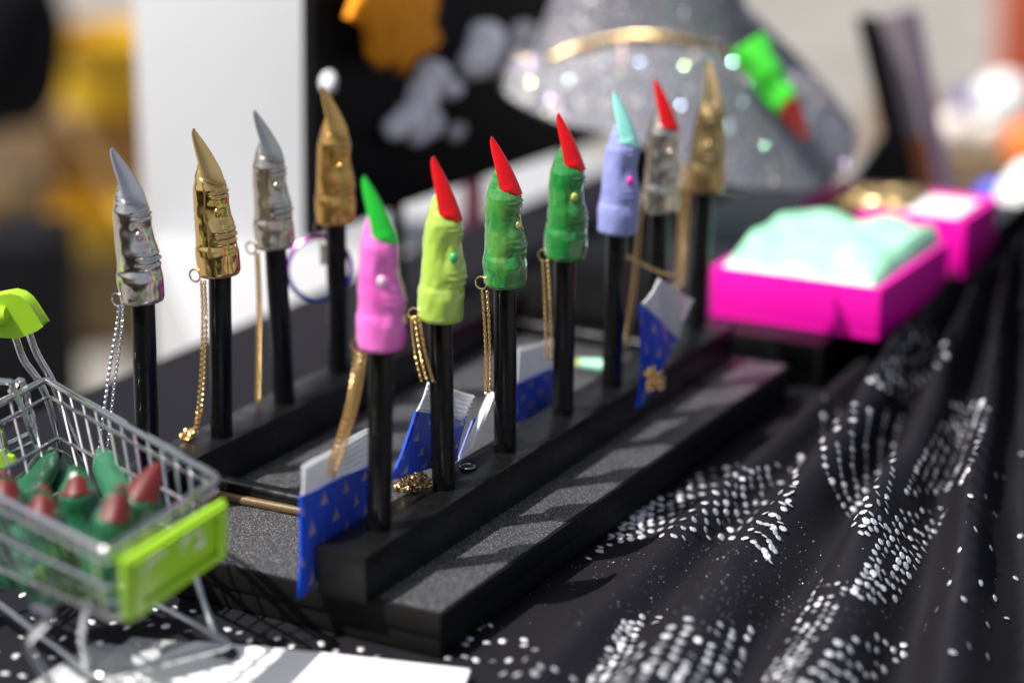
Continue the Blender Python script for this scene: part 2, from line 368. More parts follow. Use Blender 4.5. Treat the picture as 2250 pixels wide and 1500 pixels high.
for i, (p, n_, s, d) in enumerate(sd[300:]): dotmesh(bb, p+n_*.002, n_, .033*s, i)
bb.build('sequin_dots', 'sequin', tcloth, angle=15)['kind'] = 'stuff'
bb = MB(); k = 0
while k < 700:
    h = cast(random.gauss(1560, 220), random.gauss(1270, 90)); k += 1
    if h:
        p, n_ = h[0]+h[1]*.006, (h[1]+Vector((random.uniform(-.5, .5), random.uniform(-.5, .5), 0))).normalized(); u = n_.orthogonal().normalized()*random.uniform(.0025, .0055); q = n_.cross(u)
        bb.add([p-u, p+q, p+u, p-q], [(0, 1, 2, 3)])
bb.build('glitter_specks', 'sequin', tcloth, smooth=False)['kind'] = 'stuff'

# ------------------------------------------------------------------ the black display stand
stand = thing('display_stand', (2.9, .9, TZ), 'black wooden display stand with two raised bars and rows of dowels', 'stand')
def warped_box(a, b_, amp, name, m, parent, bevel, seg=14, ax=0, amp2=None):
    o = MB(); a, b_ = Vector(a), Vector(b_)
    rings = []
    for i in range(seg+1):
        x = a.x + (b_.x-a.x)*i/seg; j = lambda s: amp*noise.noise(Vector((x*2.1, s*7.3, .5)))
        rings.append([(x, a.y+j(1), a.z), (x, b_.y+j(2), a.z), (x, b_.y+j(3), b_.z+j(4)*.4), (x, a.y+j(5), b_.z+j(6)*.4)])
    o.add([v for r in rings for v in r], [(i*4+k, i*4+(k+1)%4, (i+1)*4+(k+1)%4, (i+1)*4+k) for i in range(seg) for k in range(4)] + [(3,2,1,0), tuple(seg*4+k for k in range(4))])
    return o.build(name, m, parent, bevel=bevel)
XB, XE, YB, YL = -.464, 6.45, -.80, 2.78
ob = warped_box((XB, YB, TZ+.185), (XE, YL, BZ), .012, 'base_board', 'ply', stand, .018)
warped_box((XB+.02, YB+.012, TZ+.01), (XE, YL, TZ+.183), .012, 'base_board', 'ply', stand, .018)
def top_sheet(u, v):
    x = XB+.03+u*(XE-XB-.06); y = YB+.03+v*(YL-YB-.06); return Vector((x, y, BZ+.004+.003*noise.noise(Vector((x*2, y*2, 3)))))
o = MB(); o.grid(top_sheet, 60, 30); o.build('glitter_top', 'grit', stand)
for (yc, xe) in ((-.016, -.579), (2.329, -.42)):
    warped_box((xe, yc-.216, BZ+.006), (6.35, yc+.216, 0), .006, 'bar', 'bar', stand, .014)
FR_B = [(833,1160),(975,1070),(1110,988),(1237,907),(1345,845),(1440,780),(1530,716)]
FR_C = [(838,775),(967,714),(1110,640),(1242,580),(1356,524),(1449,477),(1548,432)]
FR_T = [(801,388),(953,346),(1082,301),(1228,250),(1352,203),(1442,175),(1560,135)]
BK_B = [(326,1032),(487,955),(625,882),(743,815)]
BK_C = [(314,675),(483,616),(605,556),(738,502)]
BK_T = [(245,323),(424,282),(559,242),(710,192)]
def rod_pts(bp, cp_, y):
    B = at_z(bp[0], bp[1], 0); T = on_v(cp_[0], cp_[1]-14, B); return B, T
rods = []
for bp, cpx in list(zip(FR_B, FR_C)) + list(zip(BK_B, BK_C)):
    B, T = rod_pts(bp, cpx, 0); d = (T-B); o = MB(); pts = []; rr = []
    for i in range(13):
        t = i/12*1.09; p = B + d*t; p = p + Vector((.003*noise.noise(Vector((t*3, B.x, 1))), .003*noise.noise(Vector((t*3, B.x, 5))), 0)); pts.append(p if i else B+d*.002); rr.append(.094*(1+.02*noise.noise(Vector((t*5, B.x*3, 2)))))
    o.tube(pts, rr, 24); o.build('dowel', 'rod', stand, angle=60); rods.append((B, T))
for px0, py0, px1, py1, r in ((470,1063,700,1118,.075), (1120,722,1345,745,.075)):
    p0, p1 = at_z(px0, py0, BZ+.09), at_z(px1, py1, BZ+.09); x = (p0.x+p1.x)/2
    o = MB(); o.tube([Vector((x+.06, 2.12, BZ+.10)), Vector((x+.03, 1.2, BZ+.10)), Vector((x, .21, BZ+.10))], r, 16); o.build('cross_dowel', 'rod', stand)
p0 = at_z(480, 1098, BZ); p1 = at_z(660, 1133, BZ); o = MB()
o.tube([p0+Vector((.02, .6, .04)), p0+Vector((0, 0, .04)), p1+Vector((0, 0, .04)), p1+Vector((0, -.3, .04))], .042, 10)
M['brown'] = mat('worn brown wood', (.10, .058, .016), .45, bump=.3, bscale=900)
o.build('wood_batten', 'brown', stand)
# screw on the front bar
p = at_z(1028, 1030, .0); o = MB(); o.tube([p+Vector((0,0,.001)), p+Vector((0,0,.018)), p+Vector((0,0,.026))], [.07, .07, .055], 20)
sc = o.build('screw', 'rod', stand)
for a in (0, 90):
    o = MB(); d = Vector((math.cos(math.radians(a+25)), math.sin(math.radians(a+25)), 0)); e = Vector((-d.y, d.x, 0))
    o.hexa([p+d*s1*.04+e*s2*.009+Vector((0,0,z)) for z in (.024, .0285) for s1, s2 in ((-1,-1),(1,-1),(1,1),(-1,1))]); o.build('screw_slot', 'rubber', sc, False)
o = MB(); o.torus(p+Vector((0,0,.022)), (0,0,1), .06, .006, 20, 5); o.build('screw_rim', 'silver', sc)

# ------------------------------------------------------------------ witch fingers
XP = [(0,.178),(.03,.190),(.2,.197),(.25,.194),(.30,.181),(.37,.174),(.62,.17),(.78,.16),(.9,.13),(1.0,.095),(1.06,.06),(1.09,.03)]
XD = [(0,.178),(.03,.19),(.2,.195),(.26,.186),(.32,.192),(.38,.200),(.46,.182),(.55,.158),(.64,.148),(.72,.158),(.77,.162),(.83,.142),(.86,.112),(.9,.08),(.96,.03),(1.03,-.02),(1.09,-.03)]
WD = [(0,.178),(.03,.192),(.2,.197),(.25,.192),(.30,.178),(.42,.178),(.55,.168),(.68,.158),(.80,.152),(.87,.132),(.93,.104),(1.0,.076),(1.06,.05),(1.09,.025)]
GROUP_F = 'finger shaped caps standing on the black dowels'
def finger(name, base, axis, dorsal, k, seed, body, nail, label, cat='finger cap', group=None, wart=None, wart_at=(58, .52), concave=False, naillen=1., rough=1., nw=1., kz=1., ring=None, lean=(0, 0), res=(104, 60)):
    base = Vector(base); az = Vector(axis).normalized(); dx = Vector(dorsal); dx = (dx - az*dx.dot(az)).normalized(); dy = az.cross(dx)
    t = thing(name, base, label, cat, group)
    W_ = lambda x, y, z: base + (dx*x + dy*y + az*(z*kz))*k + Vector((lean[0], lean[1], 0))*z
    nz, nf = res; sd_ = seed*3.7
    zs = [1.09*(1-(1-i/nz)**1.25) for i in range(nz+1)]
    def R_(z, a):
        ca, sa = math.cos(a), math.sin(a)
        rx = interp(XD, z) if ca > 0 else interp(XP, z); ry = interp(WD, z)
        if z > .9: # keep the section closed round its own centre near the tip
            c0 = (interp(XD, z)-interp(XP, z))/2; h = (interp(XD, z)+interp(XP, z))/2; x, y = c0+h*ca, ry*sa
        else: x, y = rx*ca, ry*sa
        pn = Vector((ca*1.6, sa*1.6, z*3.2 + sd_))
        amp = rough*(.012*sm(0, .12, z)*noise.noise(pn) + .0065*noise.noise(pn*2.6) + .0025*noise.noise(pn*6))
        # wrinkles over the two knuckles on the nail side
        if ca > .1:
            for zc_, h_, n_ in ((.37, .085, 3), (.765, .055, 2.5)):
                q = (z-zc_)/h_
                if abs(q) < 1: amp += .013*(.9 if concave else .42)*sm(.35, .85, ca)*(1-q*q)*(math.cos(q*math.pi*n_)-.2)
        # long hollow on either side of the knuckle
        for sgn in (1, -1):
            da = a-sgn*1.0; da = (da+math.pi) % (2*math.pi)-math.pi
            amp -= .026*rough*math.exp(-(da/.28)**2)*(math.exp(-((z-.62)/.13)**2)+.6*math.exp(-((z-.3)/.09)**2))
        L = math.hypot(ca, sa); return W_(x+ca*amp, y+sa*amp, z)
    o = MB(); vs = [R_(z, 2*math.pi*j/nf) for z in zs for j in range(nf)]
    fs = [(i*nf+j, i*nf+(j+1)%nf, (i+1)*nf+(j+1)%nf, (i+1)*nf+j) for i in range(nz) for j in range(nf)]
    fs += [tuple(range(nf))[::-1], tuple(nz*nf+j for j in range(nf))]
    o.add(vs, fs); o.build('finger', body, t, angle=75)
    # nail: a pointed plate rooted on the back of the finger and rising past the tip
    rt, tipx = Vector((.138, 0, .825)), Vector((-.105, 0, .825+.51*naillen))
    dirv = (tipx-rt); nl = dirv.length; dirv.normalize(); nn = Vector((dirv.z, 0, -dirv.x))
    def hw(u): return .112*nw*(min(1, (u/.16))**.55 if u < .16 else 1)*(1-max(0, (u-.16)/.84)**1.3)**.75 + .015
    def N_(u, v, side):
        wd = hw(u); cr = (-.135*v*v if not concave else .02-.15*abs(v)**.75+.013*math.cos(v*7.5+.6))*min(1, u/.22)**.8*(1-u)**.6
        lift = .030 + (.012*math.sin(math.pi*u)) + cr + (-.03*u*u)
        p = rt + dirv*(u*nl) + nn*(lift - side*.026*(1-.3*u)*(1-.45*v*v)) + Vector((0, v*wd, 0)); return W_(p.x, p.y, p.z)
    o = MB(); nu, nv = 26, 12
    uu = lambda u: u**1.15
    for side in (0, 1): o.grid(lambda u, v: N_(uu(u), v*2-1, side), nu, nv, flip=bool(side))
    per = [(i/nu, 0) for i in range(nu)]+[(1, j/nv) for j in range(nv)]+[(1-i/nu, 1) for i in range(nu)]+[(0, 1-j/nv) for j in range(nv)]; n_ = len(per)
    o.add([N_(uu(u), v*2-1, 0) for u, v in per]+[N_(uu(u), v*2-1, 1) for u, v in per], [((i+1)%n_, i, n_+i, n_+(i+1)%n_) for i in range(n_)])
    o.build('nail', nail, t, angle=55)
    if wart:
        a = math.radians(wart_at[0]); z = wart_at[1]; c = R_(z, a); out = (c-W_(0, 0, z)).normalized()
        o = MB(); s1 = az; s2 = out.cross(az)
        o.ball(c+out*.004*k, (.036*k, .044*k, .026*k), 14, 10, (s2, s1, out)); o.build('wart', wart, t)
    if ring:
        o = MB(); c = base + ring[1]; o.torus(c, ring[2] if len(ring) > 2 else (G+R0*.5), .052, .0085, 18, 6); o.build('jump_ring', ring[0], t)
    return t, W_
TOW = -G
def dors(deg): a = math.radians(deg); return R0*math.cos(a) + TOW*math.sin(a)
SPEC = [
 (dict(body='pink', nail='kelly', wart='white_wart', wart_at=(-60, .56), rough=.8), 'pink finger cap with a bright green pointed nail, on the nearest front dowel', 20),
 (dict(body='lime', nail='red', wart='teal_wart', wart_at=(-36, .55), rough=.9), 'lime green finger cap with a red pointed nail', 18),
 (dict(body='green', nail='red', wart='gold_wart', wart_at=(-20, .57)), 'mottled green finger cap with red nail and a gold wart on its right side', 18),
 (dict(body='green2', nail='red', wart='warm_wart', wart_at=(-46, .60)), 'green finger cap with red nail and a yellow green wart, beside the lavender one', 18),
 (dict(body='lavender', nail='aqua', wart='pink_wart', wart_at=(-40, .53), rough=.7), 'lavender finger cap with a pale aqua nail and hot pink wart', 18),
 (dict(body='pewter', nail='red', wart='pewter', rough=.55, wart_at=(-40, .62), concave=False), 'silver metal finger cap with a red nail', 20),
 (dict(body='oldgold', nail='oldgold', wart='oldgold', rough=.55, wart_at=(-40, .5), concave=True), 'dull gold finger cap on the farthest front dowel below the hat brim', 55),
 (dict(body='silver', nail='silver', wart='silver', rough=.55, wart_at=(-42, .60), concave=True), 'shiny silver finger cap with silver nail, leftmost on the back bar', 20),
 (dict(body='gold', nail='gold', wart='gold', rough=.55, wart_at=(-38, .60), concave=True), 'polished gold finger cap with gold nail before the white board', 26),
 (dict(body='pewter', nail='pewter', wart='pewter', rough=.55, wart_at=(-40, .62), concave=True), 'warm silver finger cap all in metal, before the white board edge', 18),
 (dict(body='bronze', nail='bronze', wart='bronze', rough=.55, wart_at=(-38, .58), concave=True), 'orange gold finger cap before the black panel, above the rainbow ring', 24),
]
RINGS = {0: ('chain_gold', -.17, .02), 1: ('chain_gold', -.2, .045), 2: ('chain_gold', -.195, .03), 3: ('chain_gold', -.185, .03), 7: ('chain_silver', -.195, .02), 8: ('chain_gold', -.2, .0), 9: ('chain_gold', -.205, .0), 10: ('chain_silver', -.15, -.04)}
TIPS = FR_T + BK_T; CAPS = FR_C + BK_C; caps = []
for i, ((kw, label, deg), (B, T)) in enumerate(zip(SPEC, rods)):
    tp = on_v(TIPS[i][0], TIPS[i][1], B); d = dors(deg); k = 1.0
    H = tp.z - T.z; ks = H/1.335; dt = d*(-.105*ks)                 # where the nail tip would be without any lean
    lat = ((tp - T) - dt).dot(R0)/H
    k = (.5+.5*ks) if abs(ks-1) < .2 else ks
    axis = Vector((0, 0, 1)) + R0*lat
    ring = None
    if i in RINGS: c_, l_, z_ = RINGS[i]; ring = (c_, R0*l_ + TOW*.05 + Vector((0, 0, z_)))
    t, W_ = finger('finger_cap', T, axis, d, ks, i+1, label=label, group=GROUP_F, ring=ring, **kw); caps.append((t, T, ring))

# ------------------------------------------------------------------ chains
def resample(P, step):
    out = [P[0]]; acc = 0
    for a, b_ in zip(P, P[1:]):
        L = (b_-a).length; n = 0
        d = step-acc
        while d <= L: out.append(a+(b_-a)*(d/L)); d += step
        acc = L-(d-step)
    return out
def smooth_path(P, n=10):
    P = [Vector(p) for p in P]
    if len(P) < 3: return P
    Q = [P[0]*2-P[1]] + P + [P[-1]*2-P[-2]]; out = []
    for i in range(1, len(Q)-2):
        a, b_, c, d = Q[i-1:i+3]
        for k in range(n):
            t = k/n; out.append(.5*((2*b_)+(c-a)*t+(2*a-5*b_+4*c-d)*t*t+(3*b_-a-3*c+d)*t*t*t))
    out.append(P[-1]); return out
def links(o, P, step=.024, R=.0178, r=.0056, seg=8, sq=.62, twist=0):
    pts = resample(smooth_path(P), step)
    for i in range(len(pts)-1):
        t = (pts[i+1]-pts[i]).normalized(); u = t.cross(Vector((0, 0, 1)));
        u = u.normalized() if u.length > .05 else t.orthogonal().normalized(); q = t.cross(u); a = (math.pi/2 if i % 2 else 0)+.6+twist
        sdir = u*math.cos(a)+q*math.sin(a); c = (pts[i]+pts[i+1])/2
        o.tube([c + t*R*math.cos(2*math.pi*k/seg) + sdir*R*sq*math.sin(2*math.pi*k/seg) for k in range(seg)], r, 4, closed=True)
GROUP_C = 'thin chains hanging from the finger caps'
def chain(idx, px, m, label, off=.0, strands=2, spread=.032, spread_end=None, step=.024, tow=.09):
    B = rods[idx][0]; P = [on_v(x, y, B+TOW*tow) for x, y in px]; o = MB(); se = spread if spread_end is None else spread_end
    for s in range(strands):
        d = (s-(strands-1)/2); n = len(P)
        links(o, [p + R0*d*(spread+(se-spread)*i/(n-1)) + TOW*(.012*d) for i, p in enumerate(P)], step=step, twist=s*.8)
    return tag(o.build('chain', m, angle=80), label, 'chain', GROUP_C)
chain(7, [(266,672),(262,720),(250,800),(237,900),(224,1010)], 'chain_silver', 'silver chain hanging from the silver finger cap behind the cart', spread=.034, spread_end=.07)
chain(8, [(446,618),(449,700),(445,820),(438,905),(429,948)], 'chain_gold', 'gold chain hanging from the polished gold finger cap', spread=.03)
chain(9, [(565,556),(569,650),(569,760),(567,890)], 'chain_gold', 'gold chain beside the dowel of the warm silver finger cap', spread=.024)
chain(0, [(791,772),(786,820),(773,890),(752,965),(722,1050)], 'chain_gold', 'gold chain from the pink finger cap down to a blue bag', spread=.034, strands=3)
chain(1, [(912,696),(917,735),(925,785),(939,838)], 'chain_gold', 'gold chain looping from the lime green finger cap', spread=.034, spread_end=.045, strands=3)
chain(2, [(1065,640),(1069,700),(1072,780),(1071,862)], 'chain_gold', 'gold chain hanging from the mottled green finger cap', spread=.042, spread_end=.03)
chain(3, [(1198,572),(1202,640),(1205,720),(1206,795)], 'chain_gold', 'gold chain from the green finger cap beside the lavender one', spread=.045)
chain(4, [(1410,440),(1402,530),(1389,660),(1370,790)], 'chain_gold', 'gold chain hanging between the lavender and red nailed silver caps', spread=.035, tow=-.15)
chain(6, [(1500,362),(1503,440),(1500,530),(1494,630)], 'chain_gold', 'thick gold chain hanging beside the dull gold finger cap', spread=.04, strands=3, tow=.35)
chain(5, [(1378,563),(1410,580),(1450,598),(1487,607)], 'chain_gold', 'short gold chain stretched across above the hanging blue bag', strands=1, tow=.35)
GROUP_P = 'heaps of loose chain'
def clump(c, rx, ry, rz, n, m, label, seed, ax=None):
    rnd = random.Random(seed); o = MB(); ax = ax or (Vector((1,0,0)), Vector((0,1,0)), Vector((0,0,1)))
    for s in range(n):
        p = Vector(c)+ax[0]*rnd.uniform(-rx, rx)*.8+ax[1]*rnd.uniform(-ry, ry)*.8+ax[2]*rnd.uniform(0, rz)*.8; P = [p]
        d = Vector((rnd.uniform(-1,1), rnd.uniform(-1,1), rnd.uniform(-.4,.4))).normalized()
        for i in range(5):
            d = (d+Vector((rnd.uniform(-1,1), rnd.uniform(-1,1), rnd.uniform(-.5,.5)))*.8).normalized(); q = P[-1]+d*.05
            l = q-Vector(c); e = (l.dot(ax[0])/rx)**2+(l.dot(ax[1])/ry)**2+((l.dot(ax[2])-rz*.4)/rz)**2
            if e > 1: d = (Vector(c)+ax[2]*rz*.4-P[-1]).normalized(); q = P[-1]+d*.05
            P.append(q)
        links(o, P, step=.024, twist=rnd.uniform(0, 3))
    return tag(o.build('chain_heap', m, angle=80), label, 'chain', GROUP_P)
pc = at_z(905, 1078, 0.0)
for_ax = (R0*.95+G*.3, (G*.95-R0*.3), Vector((0,0,1)))
clump(pc+Vector((0,0,.02)), .17, .10, .13, 44, 'chain_bronze', 'heaped antique gold chain lying on the front bar by the blue bag', 3, (R0*.93+Vector((0,0,.32)), G, Vector((0,0,1))))
clump(at_z(412, 962, .0)+Vector((0,0,.01)), .09, .08, .06, 14, 'chain_gold', 'small heap of gold chain on the back bar corner', 5)

# ------------------------------------------------------------------ small zip bags
GROUP_B = 'small blue zip bags with gold print'
def zipbag(label, D, blue, zipc, dd=(0, 0, 0, 0), zd=None, bulge=.03, plane_y=None, clear=None, wav=.010):
    f = (lambda x, y, k: at_y(x, y, plane_y+k)) if plane_y is not None else (lambda x, y, k: at_D(x, y, D+k))
    bl = [f(x, y, k) for (x, y), k in zip(blue, dd)]; zl = [f(x, y, k) for (x, y), k in zip(zipc, zd or (dd[3], dd[2], dd[2], dd[3]))]
    base = min(bl, key=lambda v: v.z)
    t = thing('zip_bag', base, label, 'plastic bag', GROUP_B)
    o = MB(); o.sheet(bl, 10, 10, bulge, .02, wav=wav); o.build('printed_panel', 'bluebag', t, angle=70)
    o = MB(); o.sheet(zl, 10, 4, bulge*.3, .014, wav=wav); zs = o.build('zip_strip', 'zip', t, angle=70)
    o = MB()
    for v in (.1, .26, .42, .58, .74, .92):
        a = zl[0]*(1-v)+zl[3]*v; b_ = zl[1]*(1-v)+zl[2]*v; nn = (zl[1]-zl[0]).cross(zl[3]-zl[0]).normalized()
        o.tube([a+nn*.004, (a+b_)/2+nn*(.004+bulge*.3), b_+nn*.004], .009, 6)
    r_ = o.build('zip_ridges', 'zip', zs)
    c = [bl[0], bl[1], zl[2], zl[3]]; nn = (c[1]-c[0]).cross(c[3]-c[0]).normalized(); s_ = -1 if nn.dot(G) > 0 else 1
    o = MB(); o.sheet([p+nn*s_*.03 for p in c], 12, 12, bulge*1.2*s_, .006, wav=wav*1.5); o.build('clear_sleeve', 'film', t, angle=70)
    return t
zipbag('blue bag with gold print hanging behind the near end of the front bar', 0, [(657,1316),(812,1165),(812,1020),(664,1088)], [(664,1088),(812,1020),(812,940),(668,1024)], plane_y=.27, bulge=.02)
zipbag('tilted blue bag with ribbed clear top behind the lime cap dowel', 0, [(860,1055),(1004,1012),(1026,915),(917,903)], [(917,903),(1018,925),(1042,868),(944,838)], plane_y=.12, dd=(0, .02, .1, .1), zd=(.1, .1, .16, .16), bulge=.03, wav=.01)
zipbag('blue bag standing on the base between the two green cap dowels', 0, [(1130,935),(1235,895),(1235,800),(1133,842)], [(1133,842),(1235,800),(1235,742),(1140,765)], plane_y=.62, bulge=.03)
zipbag('blue bag with chain inside hanging in front of the far front bar', 0, [(1402,895),(1440,852),(1490,745),(1412,668)], [(1412,668),(1490,745),(1522,658),(1452,612)], plane_y=-.42, bulge=.05, wav=.02)
ch = at_y(1410, 850, -.42)
clump(ch - R0*0 - Vector((0, .12, .0)), .13, .05, .26, 22, 'chain_gold', 'gold chain balled up in the hanging clear bag', 9, (R0, G, Vector((0,0,1))))
# the bag seen edge on
t = thing('zip_bag', at_y(1008, 1008, .16), 'clear bag seen edge on between lime and mottled green cap dowels', 'plastic bag', GROUP_B)
q = [at_y(1006,1012,.16), at_y(1040,985,.10), at_y(1090,860,.10), at_y(1072,862,.22)]
o = MB(); o.sheet(q, 8, 10, .03, .012, wav=.01); o.build('clear_sleeve', 'zip', t, angle=70)
q2 = [p+G*.05 for p in (at_y(1008,1010,.2), at_y(1030,990,.2), at_y(1056,920,.2), at_y(1040,925,.2))]
o = MB(); o.sheet(q2, 6, 6, .01, .01); o.build('printed_panel', 'bluebag', t)

# rainbow ring with a little tag below the orange gold cap
B = rods[10][0]; o = MB(); c = on_v(701, 590, B+G*.13); Rr = 70*D_of(c)/(F*.98); n = 40
o.tube([c + (R0*math.cos(2*math.pi*k/n) + UP*math.sin(2*math.pi*k/n)*1.0 + G*.15*math.cos(2*math.pi*k/n))*Rr for k in range(n)], .022, 8, closed=True)
tag(o.build('key_ring', 'rainbow'), 'rainbow purple and blue metal ring hanging below the orange gold cap', 'key ring')
o = MB(); p = on_v(710, 520, B+TOW*.12); q = on_v(711, 588, B+TOW*.12)
o.hexa([p+R0*a*.03+G*b_*.02+Vector((0,0,z)) for z in (-.26, -.08) for a, b_ in ((-1,-1),(1,-1),(1,1),(-1,1))]); o.torus(p+Vector((0,0,-.055)), G, .03, .007, 12, 5)
tag(o.build('metal_tag', 'pewter'), 'little metal tag hanging inside the rainbow ring', 'tag')

# ------------------------------------------------------------------ small shopping cart with green fingers
NF, FF, FRr = at_z(236, 1213, .69), at_z(481, 1050, .69), at_z(100, 833, .74)
ln = FRr-FF; NR = NF + Vector((ln.x, ln.y, ln.z))*.98 + (NF-FF)*.22
wd = (FF-NF); ct = thing('toy_cart', (NF+FRr)/2*Vector((1,1,0)) + Vector((0,0,TZ)) if False else Vector(((NF.x+FRr.x)/2, (NF.y+FRr.y)/2, TZ)), 'miniature chrome shopping cart with lime green handle and front sign', 'toy cart')
IN = (FF-NF).normalized()
fl = Vector((ln.x, ln.y, 0)).normalized()
def low(p, z, inset_side, inset_len): return Vector((p.x, p.y, z)) + IN*inset_side + fl*inset_len
LZ = .17
bNF, bFF, bFR, bNR = low(NF, LZ, .06, .06), low(FF, LZ, -.06, .06), low(FRr, LZ-.12, -.2, -.55), low(NR, LZ-.12, .2, -.55)
def lerp(a, b_, t): return a*(1-t)+b_*t
def rnd_loop(P, r=.05):
    out = []; n = len(P)
    for i in range(n):
        a, p, c = P[i-1], P[i], P[(i+1) % n]; out += [p+(a-p).normalized()*r, p+(a-p).normalized()*r*.3+(c-p).normalized()*r*.3, p+(c-p).normalized()*r]
    return out
o = MB(); o.tube(rnd_loop([NF, FF, FRr, NR], .06), .029, 10, closed=True); o.build('rim', 'chrome', ct)
for zf in (.16, .55, 1.0):
    o = MB(); o.tube(rnd_loop([lerp(NF, bNF, zf), lerp(FF, bFF, zf), lerp(FRr, bFR, zf), lerp(NR, bNR, zf)], .05), .0175 if zf < 1 else .020, 8, closed=True); o.build('basket_rail', 'chrome', ct)
for (a0, a1, c0, c1, n) in ((FF, FRr, bFF, bFR, 13), (NF, NR, bNF, bNR, 13), (NF, FF, bNF, bFF, 6), (NR, FRr, bNR, bFR, 7)):
    for i in range(1, n):
        s = i/n; o = MB(); p, q = lerp(a0, a1, s), lerp(c0, c1, s); slant = (a1-a0)*(-.035)
        o.tube([p, lerp(p, q, .5)+slant*.4, q+slant], .0135, 8); o.build('basket_wire', 'chrome', ct)
for i in range(1, 7):
    s = i/7; o = MB(); o.tube([lerp(bNF, bFF, s), lerp(bNR, bFR, s)], .0135, 6); o.build('basket_wire', 'chrome', ct)
# sign on the front
sg = [at_D(268,1366,D_of(bNF)-.12), at_D(483,1218,D_of(bFF)-.12), at_D(485,1092,D_of(FF)-.11), at_D(260,1228,D_of(NF)-.11)]
o = MB(); nn = (sg[1]-sg[0]).cross(sg[3]-sg[0]).normalized(); nn = nn if nn.dot(G) < 0 else -nn
o.hexa([sg[0], sg[1], sg[2], sg[3]] + [p+nn*.05 for p in sg]); sign = o.build('sign_panel', 'limeplastic', ct, bevel=.02)
def SG(u, v, h=.05): return lerp(lerp(sg[0], sg[1], u), lerp(sg[3], sg[2], u), v) + nn*h
o = MB(); fr = [(.03,.05),(.97,.05),(.97,.95),(.03,.95)]; fi = [(.12,.17),(.88,.17),(.88,.84),(.12,.84)]
o.add([SG(*p, .05) for p in fr]+[SG(*p, .075) for p in fr]+[SG(*p, .075) for p in fi]+[SG(*p, .052) for p in fi],
      [(i, (i+1)%4, 4+(i+1)%4, 4+i) for i in range(4)]+[(4+i, 4+(i+1)%4, 8+(i+1)%4, 8+i) for i in range(4)]+[(8+i, 8+(i+1)%4, 12+(i+1)%4, 12+i) for i in range(4)])
o.build('sign_border', 'limeplastic', sign, bevel=0)
rnd = random.Random(4)
o = MB()
for (u0, v0, u1, v1, w_) in ((.17,.62,.19,.74,.022),(.20,.76,.36,.80,.02),(.55,.70,.62,.86,.028),(.60,.84,.66,.90,.022),(.66,.74,.70,.80,.02),(.72,.66,.74,.70,.014),(.68,.50,.75,.54,.02),(.52,.58,.53,.6,.012)):
    a, b_ = SG(u0, v0, .0535), SG(u1, v1, .0535); d = (b_-a).normalized(); e = d.cross(nn).normalized(); pts = []
    for k in range(12):
        an = 2*math.pi*k/12; pts.append((a if math.cos(an) < 0 else b_) + d*math.cos(an)*w_ + e*math.sin(an)*w_*rnd.uniform(.7, 1.25))
    o.add(pts, [tuple(range(12))])
o.build('sign_print', 'white_print', sign, False)
# handle
hp = D_of(FRr)
ha, hb = [(62,728),(80,775),(110,828),(130,875),(150,935),(186,1010)], [(32,735),(52,790),(86,838),(112,900),(136,1000),(160,1075)]
for pth, ex in ((ha, 0), (hb, .12)):
    o = MB(); o.tube(smooth_path([at_D(x, y, hp+ex-.02) for x, y in pth], 6), .03, 10); o.build('handle_wire', 'chrome', ct)
hx = [(0,652),(24,648),(42,653),(56,664),(67,679),(79,698),(91,716),(80,724),(40,741),(-10,738),(-60,720),(-60,665)]
o = MB(); fr_ = [at_D(x, y, hp-.05) for x, y in hx]; bk = [p+G*.16+R0*.02 for p in fr_]; n = len(hx)
o.add(fr_+bk, [tuple(range(n)), tuple(n+i for i in range(n))[::-1]]+[(i, (i+1)%n, n+(i+1)%n, n+i) for i in range(n)])
hd = o.build('handle_end', 'limeplastic', ct, bevel=.012)
o = MB(); c = at_D(-4, 694, hp-.07); o.tube([c-R0*.9, c-R0*.02, c+R0*.06, c+R0*.085], [.088, .088, .075, .02], 18); o.build('handle_grip', 'limeplastic', ct)
# rear gate and child seat flap
o = MB(); g0 = at_D(8, 838, hp-.5); g1 = at_D(92, 1012, hp-.55)
o.tube(smooth_path([g0-R0*.5, g0, lerp(g0, g1, .12)+R0*.05, g1, g1-Vector((0,0,.25))], 6), .028, 8); o.build('gate_frame', 'chrome', ct)
o = MB(); o.tube(smooth_path([at_D(22,862,hp-.3), at_D(48,835,hp-.3), at_D(60,900,hp-.3), at_D(88,1010,hp-.34)], 6), .026, 8); o.build('gate_frame', 'chrome', ct)
for y0, y1 in ((880,852),(928,900),(980,945),(1003,963)):
    o = MB(); o.tube([at_D(-70, y0+36, hp-.45), at_D(62+ (y1-850)*.2, y1, hp-.32)], .024, 8); o.build('gate_wire', 'chrome', ct)
for x0, x1 in ((2, 40),):
    o = MB(); o.tube([at_D(x0, 930, hp-.4), at_D(x1-20, 1010, hp-.42)], .02, 8); o.build('gate_wire', 'chrome', ct)
o = MB(); q = [at_D(x, y, hp-.75) for x, y in ((-60,1045),(38,1018),(28,1004),(12,1000),(8,990),(-60,1000))]; n = len(q); 
o.add(q+[p+G*.06 for p in q], [tuple(range(n)), tuple(n+i for i in range(n))[::-1]]+[(i, (i+1)%n, n+(i+1)%n, n+i) for i in range(n)]); o.build('seat_flap', 'limeplastic', ct, False)
